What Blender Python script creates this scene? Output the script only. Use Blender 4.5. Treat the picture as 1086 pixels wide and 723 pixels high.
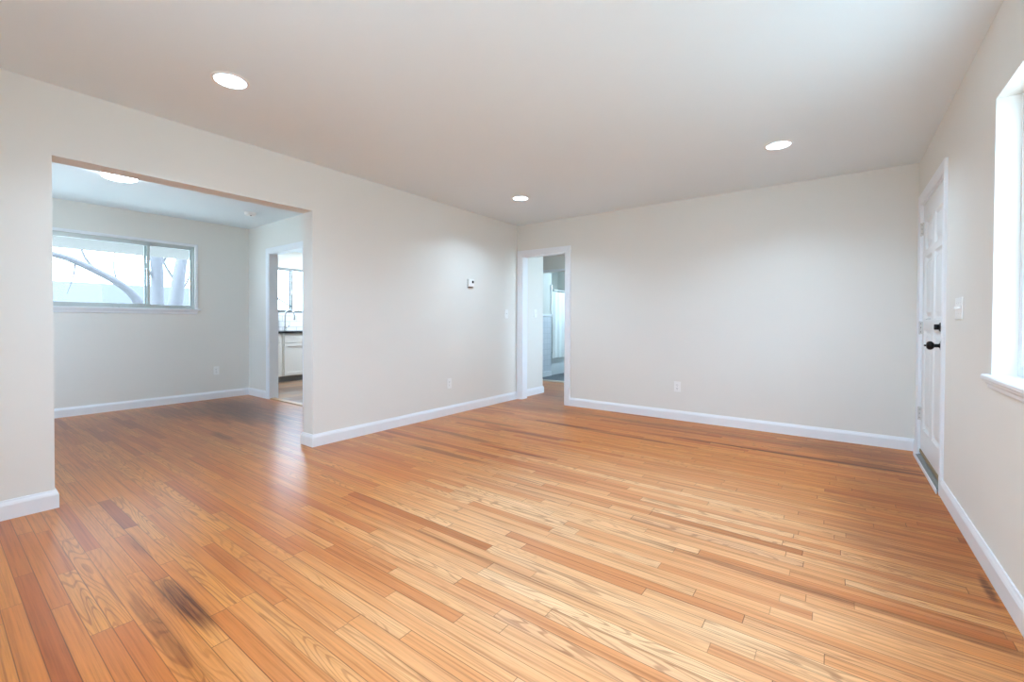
import bpy, bmesh, math, random
from mathutils import Vector, Matrix

random.seed(7)
scene = bpy.context.scene
for o in list(bpy.data.objects):
    bpy.data.objects.remove(o, do_unlink=True)
COL = scene.collection
PI = math.pi

# ------------------------------------------------------------------ camera
W_PX, H_PX = 1086.0, 723.0
F_PX, CX, CY = 467.78, 534.67, 347.23          # solved from the room's edges
YAW, PITCH, ROLL = 0.6463, -0.0127, 0.0034
EYE = 1.086
cam_d = bpy.data.cameras.new('camera')
cam = bpy.data.objects.new('camera', cam_d)
COL.objects.link(cam)
cam_d.sensor_fit = 'HORIZONTAL'
cam_d.sensor_width = 36.0
cam_d.lens = F_PX / W_PX * 36.0
cam_d.shift_x = (W_PX / 2 - CX) / W_PX
cam_d.shift_y = -(H_PX / 2 - CY) / W_PX
cam_d.clip_start = 0.02
cam_d.clip_end = 300
_F = Vector((-math.sin(YAW) * math.cos(PITCH), math.cos(YAW) * math.cos(PITCH), math.sin(PITCH)))
_R = Vector((math.cos(YAW), math.sin(YAW), 0))
_U = _R.cross(_F)
_R2 = _R * math.cos(ROLL) + _U * math.sin(ROLL)
_U2 = -_R * math.sin(ROLL) + _U * math.cos(ROLL)
cam.matrix_world = Matrix(((_R2.x, _U2.x, -_F.x, 0), (_R2.y, _U2.y, -_F.y, 0), (_R2.z, _U2.z, -_F.z, EYE), (0, 0, 0, 1)))
scene.camera = cam

# ------------------------------------------------------------------ light and exposure
SKY = 14.0               # overcast sky
DOWN = 16.5             # watts of each recessed light
HALLW = 52.0
FLUSH = 26.0            # dining room's round ceiling light
BATH = 220.0
KITCH = 245.0
LAMP_COL = (0.61, 0.86, 1.08)
world = bpy.data.worlds.new('overcast_sky')
scene.world = world
world.use_nodes = True
wb = world.node_tree.nodes['Background']
wb.inputs[0].default_value = (0.61, 0.81, 1.05, 1)
wb.inputs[1].default_value = SKY
SUN = 21.0 # added sun, brightens the ground outside so it lights the ceiling
sun_d = bpy.data.lights.new('sun', 'SUN')
sun_d.energy = SUN
sun_d.color = (0.67, 0.90, 1.0)
sun_d.angle = math.radians(2)
sun = bpy.data.objects.new('sun', sun_d)
COL.objects.link(sun)
sun.rotation_euler = Vector((0.04, 0.36, -0.93)).to_track_quat('-Z', 'Y').to_euler()
scene.view_settings.view_transform = 'Standard'
scene.view_settings.look = 'None'
scene.view_settings.gamma = 1.0
scene.view_settings.use_curve_mapping = False
scene.view_settings.exposure = -0.24
scene.cycles.use_denoising = True
scene.cycles.max_bounces = 14
scene.cycles.diffuse_bounces = 10
scene.cycles.transparent_max_bounces = 12
scene.cycles.sample_clamp_indirect = 8.0
scene.cycles.caustics_reflective = False
scene.cycles.caustics_refractive = False

# ------------------------------------------------------------------ materials
def srgb(r, g, b):
    def f(c):
        c /= 255.0
        return c / 12.92 if c <= 0.04045 else ((c + 0.055) / 1.055) ** 2.4
    return (f(r), f(g), f(b), 1.0)

def mat(name, col, rough=0.5, metal=0.0, spec=0.5, emit=None, bump=0.0, bscale=200.0, var=0.0, vscale=4.0):
    m = bpy.data.materials.new(name)
    m.use_nodes = True
    nt = m.node_tree
    b = nt.nodes['Principled BSDF']
    b.inputs['Base Color'].default_value = col
    b.inputs['Roughness'].default_value = rough
    b.inputs['Metallic'].default_value = metal
    b.inputs['Specular IOR Level'].default_value = spec
    if emit:
        b.inputs['Emission Color'].default_value = (*emit[0], 1)
        b.inputs['Emission Strength'].default_value = emit[1]
    tc = nt.nodes.new('ShaderNodeTexCoord')
    if bump:
        n = nt.nodes.new('ShaderNodeTexNoise')
        n.inputs['Scale'].default_value = bscale
        n.inputs['Detail'].default_value = 2
        nt.links.new(tc.outputs['Object'], n.inputs['Vector'])
        bp = nt.nodes.new('ShaderNodeBump')
        bp.inputs['Strength'].default_value = bump
        bp.inputs['Distance'].default_value = 0.002
        nt.links.new(n.outputs['Fac'], bp.inputs['Height'])
        nt.links.new(bp.outputs['Normal'], b.inputs['Normal'])
    if var:
        n = nt.nodes.new('ShaderNodeTexNoise')
        n.inputs['Scale'].default_value = vscale
        n.inputs['Detail'].default_value = 4
        nt.links.new(tc.outputs['Object'], n.inputs['Vector'])
        mr = nt.nodes.new('ShaderNodeMapRange')
        mr.inputs['To Min'].default_value = 1 - var
        mr.inputs['To Max'].default_value = 1 + var
        nt.links.new(n.outputs['Fac'], mr.inputs['Value'])
        mx = nt.nodes.new('ShaderNodeMix')
        mx.data_type = 'RGBA'
        mx.blend_type = 'MULTIPLY'
        mx.inputs[0].default_value = 1
        mx.inputs[6].default_value = col
        nt.links.new(mr.outputs[0], mx.inputs[7])
        nt.links.new(mx.outputs[2], b.inputs['Base Color'])
    return m

M = {}
M['wall'] = mat('wall_paint', srgb(226, 224, 218), 0.6, spec=0.25, bump=0.12, bscale=260, var=0.012, vscale=1.5)
M['ceiling'] = mat('ceiling_paint', srgb(227, 236, 240), 0.8, spec=0.2, bump=0.15, bscale=180, var=0.012, vscale=1.0)
M['trim'] = mat('white_trim_paint', srgb(232, 235, 239), 0.35, bump=0.03, bscale=60, var=0.01, vscale=6)
M['door'] = mat('white_door_paint', srgb(226, 228, 229), 0.35, bump=0.03, bscale=60, var=0.01, vscale=6)
M['plastic'] = mat('white_plastic', srgb(238, 238, 236), 0.3, var=0.01)
M['slot'] = mat('dark_slot', srgb(60, 58, 55), 0.6, var=0.02)
M['hinge'] = mat('painted_hinge', srgb(205, 205, 203), 0.4, var=0.02)
M['black_metal'] = mat('black_metal', srgb(22, 21, 21), 0.35, 0.6, var=0.05, vscale=20)
M['alu'] = mat('aged_aluminium', srgb(196, 202, 200), 0.4, 0.5, var=0.05, vscale=12)
M['alu_dark'] = mat('dark_aluminium', srgb(104, 108, 108), 0.5, 0.3, var=0.05, vscale=12)  # darker copy of the aluminium, for the kitchen window frame
M['chrome'] = mat('brushed_nickel', srgb(190, 192, 195), 0.25, 0.9, var=0.02)
M['steel_sill'] = mat('threshold_aluminium', srgb(150, 152, 148), 0.4, 0.7, var=0.06, vscale=25)
M['sweep'] = mat('brown_vinyl_sweep', srgb(150, 132, 100), 0.6, var=0.05)
M['cabinet'] = mat('cabinet_paint', srgb(222, 221, 218), 0.4, var=0.01)
M['toe'] = mat('toe_kick_paint', srgb(120, 120, 122), 0.5, var=0.02)
M['counter'] = mat('dark_stone_counter', srgb(34, 33, 36), 0.2, var=0.25, vscale=60)
M['lens'] = mat('lit_lens', (0.9, 0.9, 0.9, 1), 0.5, emit=(LAMP_COL, 12.0), var=0.01)
M['diffuser'] = mat('lit_diffuser', (0.9, 0.9, 0.9, 1), 0.5, emit=((0.78, 0.86, 0.95), FLUSH), var=0.01)
M['bathlens'] = mat('bath_fill_diffuser', (0.9, 0.9, 0.9, 1), 0.5, emit=(LAMP_COL, BATH), var=0.01)
M['kitchlens'] = mat('kitchen_fill_diffuser', (0.9, 0.9, 0.9, 1), 0.5, emit=((0.74, 0.86, 0.98), KITCH), var=0.01)
M['halllens'] = mat('hall_fill_diffuser', (0.9, 0.9, 0.9, 1), 0.5, emit=(LAMP_COL, HALLW), var=0.01)
M['curtain'] = mat('shower_curtain_cloth', srgb(236, 238, 236), 0.7, var=0.01)
M['tub'] = mat('white_enamel', srgb(215, 218, 220), 0.2, var=0.01)
M['bathwall'] = mat('bathroom_paint', srgb(214, 213, 206), 0.6, var=0.01)
M['bark'] = mat('grey_bark', srgb(86, 82, 83), 0.9, bump=0.6, bscale=14, var=0.25, vscale=9)
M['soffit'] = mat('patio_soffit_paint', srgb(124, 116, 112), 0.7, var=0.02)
M['shingle'] = mat('blue_grey_shingles', srgb(54, 52, 55), 0.9, bump=0.5, bscale=10, var=0.12, vscale=5)
M['siding'] = mat('pale_siding', srgb(66, 62, 64), 0.8, var=0.05)
M['ground'] = mat('winter_lawn', srgb(170, 170, 164), 0.95, bump=0.5, bscale=8, var=0.2, vscale=2)
M['dial'] = mat('dark_display', srgb(28, 30, 36), 0.2, var=0.02)

def glass_mat():
    m = bpy.data.materials.new('window_glass')
    m.use_nodes = True
    nt = m.node_tree
    nt.nodes.clear()
    out = nt.nodes.new('ShaderNodeOutputMaterial')
    mix = nt.nodes.new('ShaderNodeMixShader')
    t = nt.nodes.new('ShaderNodeBsdfTransparent')
    t.inputs[0].default_value = (0.95, 0.975, 0.98, 1)
    g = nt.nodes.new('ShaderNodeBsdfGlossy')
    g.inputs['Roughness'].default_value = 0.02
    n = nt.nodes.new('ShaderNodeTexNoise')
    n.inputs['Scale'].default_value = 3
    mr = nt.nodes.new('ShaderNodeMapRange')
    mr.inputs['To Min'].default_value = 0.008
    mr.inputs['To Max'].default_value = 0.012
    nt.links.new(n.outputs['Fac'], mr.inputs['Value'])
    nt.links.new(mr.outputs[0], mix.inputs[0])
    nt.links.new(t.outputs[0], mix.inputs[1])
    nt.links.new(g.outputs[0], mix.inputs[2])
    nt.links.new(mix.outputs[0], out.inputs[0])
    return m
M['glass'] = glass_mat()

class NT:
    """small helper for building node trees"""
    def __init__(self, m):
        self.nt = m.node_tree
    def link(self, a, b):
        self.nt.links.new(a, b)
    def _set(self, n, i, v):
        if hasattr(v, 'is_output') or isinstance(v, bpy.types.NodeSocket):
            self.link(v, n.inputs[i])
        elif v is not None:
            n.inputs[i].default_value = v
    def math(self, op, a, b=None, c=None, clamp=False):
        n = self.nt.nodes.new('ShaderNodeMath')
        n.operation = op
        n.use_clamp = clamp
        for i, v in enumerate((a, b, c)):
            self._set(n, i, v)
        return n.outputs[0]
    def comb(self, x, y, z=0.0):
        n = self.nt.nodes.new('ShaderNodeCombineXYZ')
        for i, v in enumerate((x, y, z)):
            self._set(n, i, v)
        return n.outputs[0]
    def white(self, vec):
        n = self.nt.nodes.new('ShaderNodeTexWhiteNoise')
        n.noise_dimensions = '3D'
        self.link(vec, n.inputs['Vector'])
        return n.outputs['Value'], n.outputs['Color']
    def noise(self, vec, scale=1.0, detail=4.0, rough=0.5, dist=0.0):
        n = self.nt.nodes.new('ShaderNodeTexNoise')
        self.link(vec, n.inputs['Vector'])
        n.inputs['Scale'].default_value = scale
        n.inputs['Detail'].default_value = detail
        n.inputs['Roughness'].default_value = rough
        n.inputs['Distortion'].default_value = dist
        return n.outputs['Fac']
    def ramp(self, fac, stops, interp='LINEAR'):
        n = self.nt.nodes.new('ShaderNodeValToRGB')
        n.color_ramp.interpolation = interp
        e = n.color_ramp.elements
        while len(e) < len(stops):
            e.new(0.5)
        for el, (p, c) in zip(e, stops):
            el.position = p
            el.color = c
        self.link(fac, n.inputs[0])
        return n.outputs[0]
    def mix(self, fac, a, b, mode='MIX'):
        n = self.nt.nodes.new('ShaderNodeMix')
        n.data_type = 'RGBA'
        n.blend_type = mode
        self._set(n, 0, fac)
        self._set(n, 6, a)
        self._set(n, 7, b)
        return n.outputs[2]
    def smooth(self, v, a, b, lo=0.0, hi=1.0):
        n = self.nt.nodes.new('ShaderNodeMapRange')
        n.interpolation_type = 'SMOOTHSTEP'
        self.link(v, n.inputs['Value'])
        n.inputs['From Min'].default_value = a
        n.inputs['From Max'].default_value = b
        n.inputs['To Min'].default_value = lo
        n.inputs['To Max'].default_value = hi
        return n.outputs[0]

def g(v):
    return (v, v, v, 1)

def floor_mat():
    m = bpy.data.materials.new('oak_strip_floor')
    m.use_nodes = True
    T = NT(m)
    nt = m.node_tree
    bs = nt.nodes['Principled BSDF']
    tc = nt.nodes.new('ShaderNodeTexCoord')
    sx = nt.nodes.new('ShaderNodeSeparateXYZ')
    T.link(tc.outputs['Object'], sx.inputs[0])
    x, y = sx.outputs[0], sx.outputs[1]
    bw = 0.0575
    yr = T.math('DIVIDE', y, bw)
    row = T.math('FLOOR', yr)
    fy = T.math('FRACT', yr)
    rv, rc = T.white(T.comb(row, 3.7, 1.3))
    sr = nt.nodes.new('ShaderNodeSeparateColor')
    T.link(rc, sr.inputs[0])
    L = T.math('MULTIPLY_ADD', sr.outputs[1], 0.75, 0.55)
    xr = T.math('DIVIDE', T.math('MULTIPLY_ADD', sr.outputs[0], 9.0, T.math('ADD', x, 30.0)), L)
    seg = T.math('FLOOR', xr)
    fx = T.math('FRACT', xr)
    bv, bc = T.white(T.comb(row, seg, 0.5))
    sb = nt.nodes.new('ShaderNodeSeparateColor')
    T.link(bc, sb.inputs[0])
    r1, r2, r3 = sb.outputs[0], sb.outputs[1], sb.outputs[2]
    # colour of each strip
    base = T.ramp(bv, [(0.0, srgb(180, 114, 70)), (0.05, srgb(206, 136, 88)), (0.2, srgb(218, 154, 104)),
                       (0.5, srgb(225, 166, 117)), (0.8, srgb(230, 176, 128)), (1.0, srgb(236, 188, 142))])
    base = T.mix(T.math('MULTIPLY', T.smooth(r3, 0.72, 0.98), 0.3), base, srgb(200, 122, 74))
    # fine pore grain, stretched along the strip
    gv = T.comb(T.math('MULTIPLY_ADD', bv, 57.0, T.math('MULTIPLY', x, 3.2)), T.math('MULTIPLY_ADD', r1, 31.0, T.math('MULTIPLY', y, 150.0)), T.math('MULTIPLY', r2, 20.0))
    fine = T.noise(gv, 1.0, 6.0, 0.65)
    base = T.mix(1.0, base, T.ramp(fine, [(0.28, g(0.60)), (0.42, g(0.92)), (0.55, g(1.02)), (0.75, g(1.12))]), 'MULTIPLY')
    sv = T.comb(T.math('MULTIPLY_ADD', r1, 23.0, T.math('MULTIPLY', x, 1.1)), T.math('MULTIPLY_ADD', bv, 13.0, T.math('MULTIPLY', y, 62.0)), T.math('MULTIPLY', r3, 20.0))
    streak = T.noise(sv, 1.0, 3.0, 0.55)
    base = T.mix(1.0, base, T.ramp(streak, [(0.30, (0.72, 0.64, 0.58, 1)), (0.46, g(0.98)), (0.75, (1.08, 1.09, 1.10, 1))]), 'MULTIPLY')
    # cathedral figure on some strips
    cv = T.comb(T.math('MULTIPLY_ADD', bv, 41.0, T.math('MULTIPLY', x, 1.3)), T.math('MULTIPLY_ADD', r2, 17.0, T.math('MULTIPLY', y, 14.0)), T.math('MULTIPLY', r1, 9.0))
    cn = T.noise(cv, 1.0, 1.0, 0.4, 0.1)
    ring = T.math('SINE', T.math('MULTIPLY', cn, 95.0))
    ringd = T.smooth(ring, 0.35, 0.98)
    famt = T.math('MULTIPLY', T.smooth(r1, 0.4, 0.95), 0.42)
    base = T.mix(T.math('MULTIPLY', ringd, famt), base, T.mix(1.0, base, srgb(146, 98, 72), 'MULTIPLY'))
    # broad tone drift and grey wear
    drift = T.noise(tc.outputs['Object'], 0.9, 3.0, 0.5)
    base = T.mix(1.0, base, T.ramp(drift, [(0.3, g(0.93)), (0.7, g(1.05))]), 'MULTIPLY')
    wear = T.noise(T.comb(T.math('MULTIPLY', x, 2.0), T.math('MULTIPLY', y, 9.0), 4.0), 1.0, 3.0, 0.5)
    base = T.mix(T.smooth(wear, 0.45, 1.0, 0, 0.22), base, srgb(190, 160, 140))
    # dark water stains with their own outlines, plus broad soft brown patches
    mott = T.noise(T.comb(T.math('MULTIPLY', x, 2.2), T.math('MULTIPLY', y, 22.0), T.math('MULTIPLY', bv, 2.0)), 1.0, 3.0, 0.5)
    for (px, py, rx, ry, k) in ((-6.0, 2.35, 1.25, 0.55, 0.95), (-5.2, 2.3, 0.75, 0.31, 0.6), (-4.6, 1.72, 0.28, 0.05, 0.75), (-6.3, 1.8, 0.7, 0.3, 0.5),
                                (-5.4, 1.3, 2.0, 2.0, 0.45), (-6.2, 0.7, 1.1, 1.2, 0.3),
                                (-2.0, 0.605, 0.30, 0.05, 0.85), (-1.85, 0.50, 0.5, 0.035, 0.5), (-2.7, 0.62, 0.28, 0.03, 0.4),
                                (-0.25, 4.31, 1.3, 0.036, 0.95), (0.25, 4.36, 0.45, 0.12, 0.6),
                                (0.1, 4.75, 0.55, 0.4, 0.45), (0.30, 3.3, 0.42, 1.5, 0.38), (-1.4, 4.72, 1.6, 0.10, 0.5), (-2.3, 4.1, 0.6, 0.05, 0.75), (-1.6, 4.05, 0.7, 0.04, 0.6), (-3.0, 3.7, 0.6, 0.05, 0.6),
                                (-3.0, 4.75, 0.8, 0.35, 0.45), (-3.1, 5.6, 0.9, 0.6, 0.55), (-2.9, 3.1, 0.7, 0.05, 0.65), (-2.6, 2.6, 0.6, 0.05, 0.6), (-2.4, 3.55, 0.55, 0.05, 0.6), (-2.2, 3.0, 0.5, 0.03, 0.5),
                                (-1.2, 1.55, 0.8, 0.028, 0.3), (0.0, 2.17, 1.0, 0.03, 0.55), (0.505, 2.62, 0.02, 0.17, 0.8)):
        dx = T.math('DIVIDE', T.math('SUBTRACT', x, px), rx)
        dy = T.math('DIVIDE', T.math('SUBTRACT', y, py), ry)
        d = T.math('SQRT', T.math('ADD', T.math('MULTIPLY', dx, dx), T.math('MULTIPLY', dy, dy)))
        big = rx > 0.75 and ry > 0.3
        d = T.math('ADD', d, T.math('MULTIPLY', T.math('SUBTRACT', mott, 0.5), 0.7 if big else 1.5))
        f = T.math('MULTIPLY', T.smooth(d, 0.15 if big else 0.30, 1.25 if big else 1.10, k, 0.0), T.smooth(fine, 0.30, 0.66, 1.25, 0.7), None, True)
        base = T.mix(f, base, T.mix(1.0, base, srgb(118, 80, 58), 'MULTIPLY'))
    # worn pale middle, amber edges; also paints in floor light falling off outwards
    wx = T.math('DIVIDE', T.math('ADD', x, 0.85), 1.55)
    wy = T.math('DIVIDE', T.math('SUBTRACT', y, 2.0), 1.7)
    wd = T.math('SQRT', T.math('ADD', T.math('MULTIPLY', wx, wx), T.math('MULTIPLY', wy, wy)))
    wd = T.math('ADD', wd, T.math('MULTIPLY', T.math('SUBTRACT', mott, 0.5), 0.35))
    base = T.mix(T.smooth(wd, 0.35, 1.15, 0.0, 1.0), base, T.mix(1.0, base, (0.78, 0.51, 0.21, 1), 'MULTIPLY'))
    # joints
    ey = T.math('MULTIPLY', T.math('MINIMUM', fy, T.math('SUBTRACT', 1.0, fy)), bw)
    ex = T.math('MULTIPLY', T.math('MINIMUM', fx, T.math('SUBTRACT', 1.0, fx)), L)
    e = T.math('MINIMUM', ey, ex)
    gap = T.smooth(e, 0.0006, 0.0021, 1.0, 0.0)
    gapk = T.math('MULTIPLY', gap, T.math('MULTIPLY_ADD', rv, 0.5, 0.3))
    base = T.mix(gapk, base, srgb(70, 38, 20))
    T.link(base, bs.inputs['Base Color'])
    # glossier finish in the dining room, worn duller in the living room
    gl = T.smooth(T.math('MULTIPLY_ADD', y, 0.25, x), -2.9, -1.2, 1.0, 0.0)
    T.link(T.math('MULTIPLY_ADD', gl, -0.04, 0.335), bs.inputs['Roughness'])
    T.link(T.math('MULTIPLY_ADD', gl, 0.55, 0.15), bs.inputs['Specular IOR Level'])
    bp = nt.nodes.new('ShaderNodeBump')
    bp.inputs['Strength'].default_value = 0.15
    bp.inputs['Distance'].default_value = 0.001
    T.link(T.math('SUBTRACT', 1.0, gap), bp.inputs['Height'])
    T.link(bp.outputs[0], bs.inputs['Normal'])
    return m
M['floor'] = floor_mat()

def plank_mat():
    m = bpy.data.materials.new('kitchen_plank_floor')
    m.use_nodes = True
    T = NT(m)
    nt = m.node_tree
    bs = nt.nodes['Principled BSDF']
    tc = nt.nodes.new('ShaderNodeTexCoord')
    sx = nt.nodes.new('ShaderNodeSeparateXYZ')
    T.link(tc.outputs['Object'], sx.inputs[0])
    x, y = sx.outputs[0], sx.outputs[1]
    xr = T.math('DIVIDE', x, 0.16)
    row = T.math('FLOOR', xr)
    yr = T.math('DIVIDE', T.math('MULTIPLY_ADD', T.white(T.comb(row, 2.0, 5.0))[0], 3.0, y), 0.75)
    bv, bc = T.white(T.comb(row, T.math('FLOOR', yr), 1.0))
    base = T.ramp(bv, [(0.0, srgb(70, 48, 34)), (0.3, srgb(128, 86, 56)), (0.55, srgb(136, 118, 106)), (0.8, srgb(160, 120, 80)), (1.0, srgb(98, 80, 74))])
    n = T.noise(T.comb(T.math('MULTIPLY', x, 40.0), T.math('MULTIPLY', y, 2.5), bv), 1.0, 5.0, 0.6)
    base = T.mix(1.0, base, T.ramp(n, [(0.3, g(0.75)), (0.7, g(1.1))]), 'MULTIPLY')
    T.link(base, bs.inputs['Base Color'])
    bs.inputs['Roughness'].default_value = 0.3
    return m
M['plank'] = plank_mat()

def tile_mat(name, c1, c2, grout, w, h, gap, rough, axes=('y', 'z'), offset=0.5):
    m = bpy.data.materials.new(name)
    m.use_nodes = True
    T = NT(m)
    nt = m.node_tree
    bs = nt.nodes['Principled BSDF']
    tc = nt.nodes.new('ShaderNodeTexCoord')
    sx = nt.nodes.new('ShaderNodeSeparateXYZ')
    T.link(tc.outputs['Object'], sx.inputs[0])
    ax = {'x': 0, 'y': 1, 'z': 2}
    br = nt.nodes.new('ShaderNodeTexBrick')
    br.offset = offset
    T.link(T.comb(sx.outputs[ax[axes[0]]], sx.outputs[ax[axes[1]]], 0.0), br.inputs['Vector'])
    br.inputs['Color1'].default_value = c1
    br.inputs['Color2'].default_value = c2
    br.inputs['Mortar'].default_value = grout
    br.inputs['Scale'].default_value = 1.0
    br.inputs['Mortar Size'].default_value = gap
    br.inputs['Brick Width'].default_value = w
    br.inputs['Row Height'].default_value = h
    T.link(br.outputs['Color'], bs.inputs['Base Color'])
    bs.inputs['Roughness'].default_value = rough
    return m
M['subway'] = tile_mat('subway_tile', srgb(228, 229, 232), srgb(220, 222, 226), srgb(165, 165, 170), 0.27, 0.108, 0.004, 0.15)
M['bathtile'] = tile_mat('bath_wall_tile', srgb(214, 217, 224), srgb(208, 212, 220), srgb(190, 194, 202), 0.108, 0.108, 0.003, 0.2, offset=0.0)
M['slate'] = tile_mat('slate_floor_tile', srgb(74, 80, 88), srgb(58, 62, 70), srgb(120, 124, 128), 0.30, 0.30, 0.006, 0.35, axes=('x', 'y'))

# ------------------------------------------------------------------ mesh helpers
def finish(name, bm, m, parent=None, smooth=False, loc=None):
    bmesh.ops.recalc_face_normals(bm, faces=bm.faces)
    me = bpy.data.meshes.new(name)
    bm.to_mesh(me)
    bm.free()
    me.materials.append(M[m] if isinstance(m, str) else m)
    if smooth:
        for p in me.polygons:
            p.use_smooth = True
        try:
            me.set_sharp_from_angle(angle=math.radians(40))
        except Exception:
            pass
    o = bpy.data.objects.new(name, me)
    COL.objects.link(o)
    if parent is not None:
        o.parent = parent
    if loc is not None:
        o.location = loc
    return o

def thing(name, label, cat, loc=(0, 0, 0), rz=0.0, group=None):
    o = bpy.data.objects.new(name, None)
    o.empty_display_size = 0.1
    COL.objects.link(o)
    o.location = loc
    o.rotation_euler = (0, 0, rz)
    o['label'] = label
    o['category'] = cat
    if group:
        o['group'] = group
    return o

def tag(o, label, cat, group=None):
    o['label'] = label
    o['category'] = cat
    if group:
        o['group'] = group
    return o

def struct(o, label=None):
    o['kind'] = 'structure'
    if label:
        o['label'] = label
    return o

def box(bm, x0, x1, y0, y1, z0, z1, bev=0.0, seg=2):
    t = bmesh.new()
    vs = [t.verts.new((x, y, z)) for x in (x0, x1) for y in (y0, y1) for z in (z0, z1)]
    for f in ((0, 1, 3, 2), (4, 6, 7, 5), (0, 4, 5, 1), (2, 3, 7, 6), (0, 2, 6, 4), (1, 5, 7, 3)):
        t.faces.new([vs[i] for i in f])
    bmesh.ops.recalc_face_normals(t, faces=t.faces)
    if bev:
        bmesh.ops.bevel(t, geom=list(t.edges), offset=bev, segments=seg, profile=0.6, affect='EDGES')
    merge(bm, t)
    return bm

def merge(bm, t):
    me = bpy.data.meshes.new('tmp')
    t.to_mesh(me)
    t.free()
    bm.from_mesh(me)
    bpy.data.meshes.remove(me)

def BX(*a, **k):
    return box(bmesh.new(), *a, **k)

def lathe(bm, prof, n=40, axis='z', origin=(0, 0, 0)):
    """prof: (radius, height) from one end to the other; radius 0 closes the end"""
    t = bmesh.new()
    rings = []
    for r, h in prof:
        if r <= 1e-6:
            rings.append([t.verts.new((0, 0, h))])
        else:
            rings.append([t.verts.new((r * math.cos(2 * PI * i / n), r * math.sin(2 * PI * i / n), h)) for i in range(n)])
    for a, b in zip(rings, rings[1:]):
        for i in range(n):
            j = (i + 1) % n
            if len(a) == 1 and len(b) == 1:
                continue
            if len(a) == 1:
                t.faces.new((a[0], b[i], b[j]))
            elif len(b) == 1:
                t.faces.new((a[i], a[j], b[0]))
            else:
                t.faces.new((a[i], a[j], b[j], b[i]))
    for rg in (rings[0], rings[-1]):
        if len(rg) > 1:
            t.faces.new(rg)
    R = {'z': Matrix.Identity(4), 'x': Matrix.Rotation(PI / 2, 4, 'Y'), 'y': Matrix.Rotation(-PI / 2, 4, 'X'), '-z': Matrix.Rotation(PI, 4, 'X')}[axis]
    bmesh.ops.transform(t, matrix=Matrix.Translation(origin) @ R, verts=t.verts)
    bmesh.ops.recalc_face_normals(t, faces=t.faces)
    merge(bm, t)
    return bm

def LT(*a, **k):
    return lathe(bmesh.new(), *a, **k)

def sweep(bm, path, prof, mp, closed=False):
    """extrude profile (offset, height) along a 2-D path with mitred corners; mp(u, v, h) -> xyz"""
    t = bmesh.new()
    n = len(path)
    P = [Vector(p) for p in path]
    def nrm(a, b):
        d = (b - a).normalized()
        return Vector((-d.y, d.x))
    rings = []
    for i in range(n):
        if closed:
            n1, n2 = nrm(P[i - 1], P[i]), nrm(P[i], P[(i + 1) % n])
        else:
            n1 = nrm(P[i - 1], P[i]) if i > 0 else None
            n2 = nrm(P[i], P[i + 1]) if i < n - 1 else None
            n1 = n1 or n2
            n2 = n2 or n1
        mv = (n1 + n2) / (1 + n1.dot(n2))
        rings.append([t.verts.new(mp(P[i].x + mv.x * o, P[i].y + mv.y * o, h)) for o, h in prof])
    k = len(prof)
    for i in range(n if closed else n - 1):
        a, b = rings[i], rings[(i + 1) % n]
        for j in range(k):
            t.faces.new((a[j], a[(j + 1) % k], b[(j + 1) % k], b[j]))
    if not closed:
        t.faces.new(rings[0])
        t.faces.new(rings[-1])
    bmesh.ops.recalc_face_normals(t, faces=t.faces)
    merge(bm, t)
    return bm

def tube(bm, pts, rad, n=12):
    t = bmesh.new()
    P = [Vector(p) for p in pts]
    if not isinstance(rad, (list, tuple)):
        rad = [rad] * len(P)
    rings = []
    ref = Vector((0.13, 0.31, 0.94)).normalized()
    for i, p in enumerate(P):
        d = (P[min(i + 1, len(P) - 1)] - P[max(i - 1, 0)]).normalized()
        if abs(d.dot(ref)) > 0.95:
            ref = Vector((1, 0.1, 0)).normalized()
        a = (ref - d * ref.dot(d)).normalized()
        b = d.cross(a)
        ref = a
        rings.append([t.verts.new(p + (a * math.cos(2 * PI * k / n) + b * math.sin(2 * PI * k / n)) * rad[i]) for k in range(n)])
    for a, b in zip(rings, rings[1:]):
        for k in range(n):
            t.faces.new((a[k], a[(k + 1) % n], b[(k + 1) % n], b[k]))
    t.faces.new(rings[0])
    t.faces.new(rings[-1])
    bmesh.ops.recalc_face_normals(t, faces=t.faces)
    merge(bm, t)
    return bm

def smooth_path(pts, k=6):
    P = [Vector(p) for p in pts]
    out = []
    for i in range(len(P) - 1):
        p0, p1, p2, p3 = P[max(i - 1, 0)], P[i], P[i + 1], P[min(i + 2, len(P) - 1)]
        for s in range(k):
            u = s / k
            out.append(0.5 * ((2 * p1) + (p2 - p0) * u + (2 * p0 - 5 * p1 + 4 * p2 - p3) * u * u + (-p0 + 3 * p1 - 3 * p2 + p3) * u ** 3))
    out.append(P[-1])
    return out

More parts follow.
